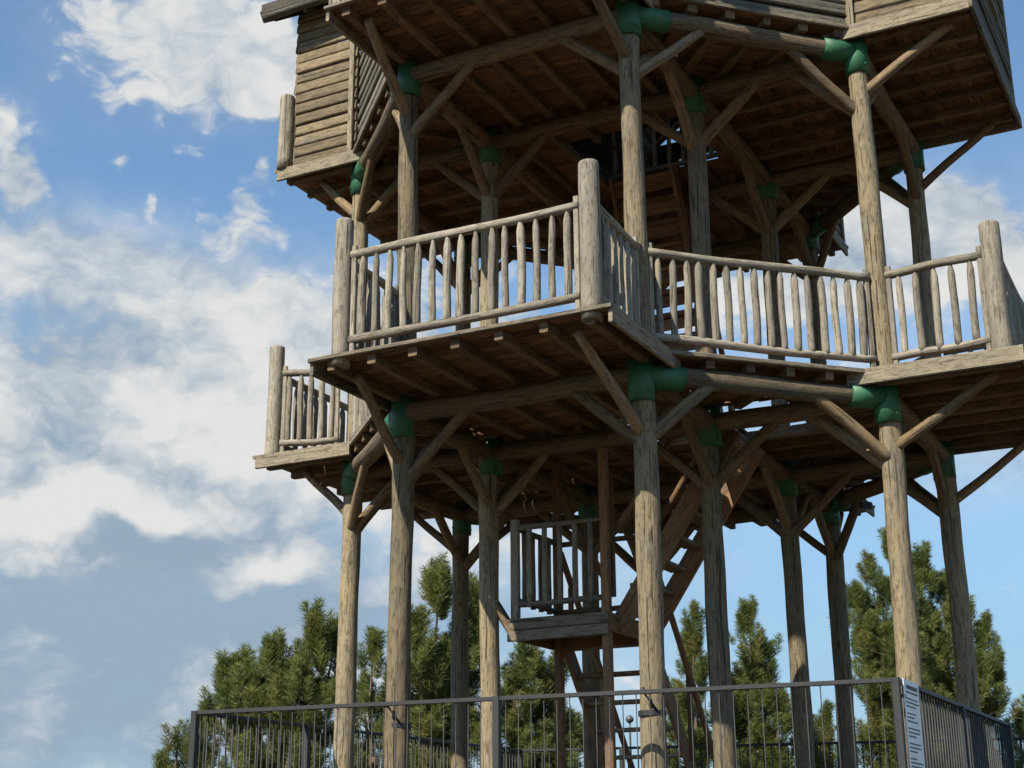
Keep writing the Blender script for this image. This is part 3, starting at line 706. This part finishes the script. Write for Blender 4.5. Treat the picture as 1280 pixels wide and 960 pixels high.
CLOUD_SHADE = [(-16.34, 14.12, 2.28, 1.36, 0.45), (-13.11, 13.84, 1.86, 0.92, 0.3), (-14.75, 15.29, 8.21, 1.83, -0.15), (-13.98, 13.04, 8.79, 1.98, -0.3), (-13.97, 8.5, 11.7, 1.14, 1.3), (-19.36, 13.17, 1.16, 0.89, 0.4), (-18.06, 11.76, 1.17, 0.74, -0.7), (-16.05, 12.47, 1.8, 0.75, -1.0), (-9.36, 10.44, 1.56, 0.68, -1.2), (-13.9, 11.97, 0.91, 0.55, -0.7), (-16.01, 4.48, 14.38, 3.2, 0.6), (-11.13, 17.65, 4.86, 2.47, -0.3), (-9.92, 12.43, 2.83, 1.08, 0.25), (-20.42, 23.53, 1.53, 1.75, 0.15), (-17.49, 18.74, 3.72, 1.2, 0.35), (-12.63, 11.11, 1.84, 0.55, 0.5), (-11.79, 28.94, 4.48, 1.18, 0.35), (-16.75, 20.94, 7.05, 1.5, 0.15), (-13.22, 10.78, 7.45, 0.91, 0.5)]
W = bpy.data.worlds.new('World'); SC.world = W; W.use_nodes = True; W.node_tree.nodes.clear(); g = N(W.node_tree)
sky = g.new('ShaderNodeTexSky', sky_type='NISHITA'); sky.sun_disc = False; sky.sun_elevation = SUN_EL
sky.sun_rotation = math.atan2(sdir.x, sdir.y) % (2 * math.pi); sky.altitude = 900; sky.air_density = 1.0; sky.dust_density = .3; sky.ozone_density = 1.3
dirv = g.new('ShaderNodeTexCoord').outputs['Generated']
w1 = g.new('ShaderNodeTexNoise'); g.l.new(dirv, w1.inputs['Vector']); w1.inputs['Scale'].default_value = 22; w1.inputs['Detail'].default_value = 3
warp = g.vmul(g.vadd(w1.outputs['Color'], (-.5, -.5, -.5)), (.05, .05, .04)); wd = g.vadd(dirv, warp)
sp = g.new('ShaderNodeSeparateXYZ'); g.l.new(wd, sp.inputs[0]); X, Y, Z = sp.outputs
az = g.math('MULTIPLY', g.math('ARCTAN2', X, Y), 57.2958); el = g.math('MULTIPLY', g.math('ARCSINE', g.math('MINIMUM', g.math('MAXIMUM', Z, -1), 1)), 57.2958)
def lumps(L):
    tot = None
    for a, e, sa, se, k in L:
        u = g.math('MULTIPLY', g.math('SUBTRACT', az, a), 1 / sa); v = g.math('MULTIPLY', g.math('SUBTRACT', el, e), 1 / se)
        d = g.math('ADD', g.math('MULTIPLY', u, u), g.math('MULTIPLY', v, v))
        q = g.math('MULTIPLY', g.math('POWER', 2.71828, g.math('MULTIPLY', d, -.9)), k); tot = q if tot is None else g.math('ADD', tot, q)
    return tot
cov = lumps(CLOUD_LUMPS); shd = lumps(CLOUD_SHADE); vel = lumps(CLOUD_VEIL)
flat = g.vmul(wd, (1, 1, 1.7))
fb = g.noise(flat, 9, 6, .58, .1)
vo = g.new('ShaderNodeTexVoronoi'); g.l.new(flat, vo.inputs['Vector']); vo.inputs['Scale'].default_value = 20; vo.inputs['Detail'].default_value = 3; vo.inputs['Roughness'].default_value = .6
puff = g.math('SUBTRACT', .80, vo.outputs['Distance'])
away = g.math('MULTIPLY', g.step(g.math('ABSOLUTE', az), 24, 40), .0)      # the sky out of view carries some cloud too
fld = g.math('ADD', g.math('ADD', cov, away), g.math('ADD', g.math('MULTIPLY', g.math('SUBTRACT', fb, .5), 1.9), g.math('MULTIPLY', puff, .62)))
dens = g.step(fld, .15, .64)
vden = g.math('MULTIPLY', vel, g.math('ADD', g.math('MULTIPLY', fb, 1.3), .35), clamp=True)
dens = g.math('SUBTRACT', 1.0, g.math('MULTIPLY', g.math('SUBTRACT', 1.0, dens), g.math('SUBTRACT', 1.0, g.math('MULTIPLY', vden, .92))))
hv = g.math('ADD', g.math('ADD', shd, g.math('MULTIPLY', puff, -.7)), g.math('MULTIPLY', g.math('SUBTRACT', fb, .5), -2.2))
shade = g.step(hv, -.25, 1.0)
ccol = g.mix(shade, (.46, .462, .455), (.182, .243, .310))
skyc = g.mix(1.0, sky.outputs[0], (.096, .112, .113), 'MULTIPLY')
haze = g.step(el, 24, 3); skyc = g.mix(g.math('MULTIPLY', haze, .8), skyc, (.155, .253, .362))
colr = g.mix(dens, skyc, ccol)
bg = g.new('ShaderNodeBackground'); g.l.new(colr, bg.inputs[0]); bg.inputs[1].default_value = 1.0
W.cycles.sampling_method = 'MANUAL'; W.cycles.sample_map_resolution = 256
out = g.new('ShaderNodeOutputWorld'); g.l.new(bg.outputs[0], out.inputs[0])

SC.view_settings.view_transform = 'Standard'; SC.view_settings.look = 'None'; SC.view_settings.exposure = .75; SC.view_settings.gamma = 1
SC.render.engine = 'CYCLES'; SC.cycles.max_bounces = 5; SC.cycles.diffuse_bounces = 2
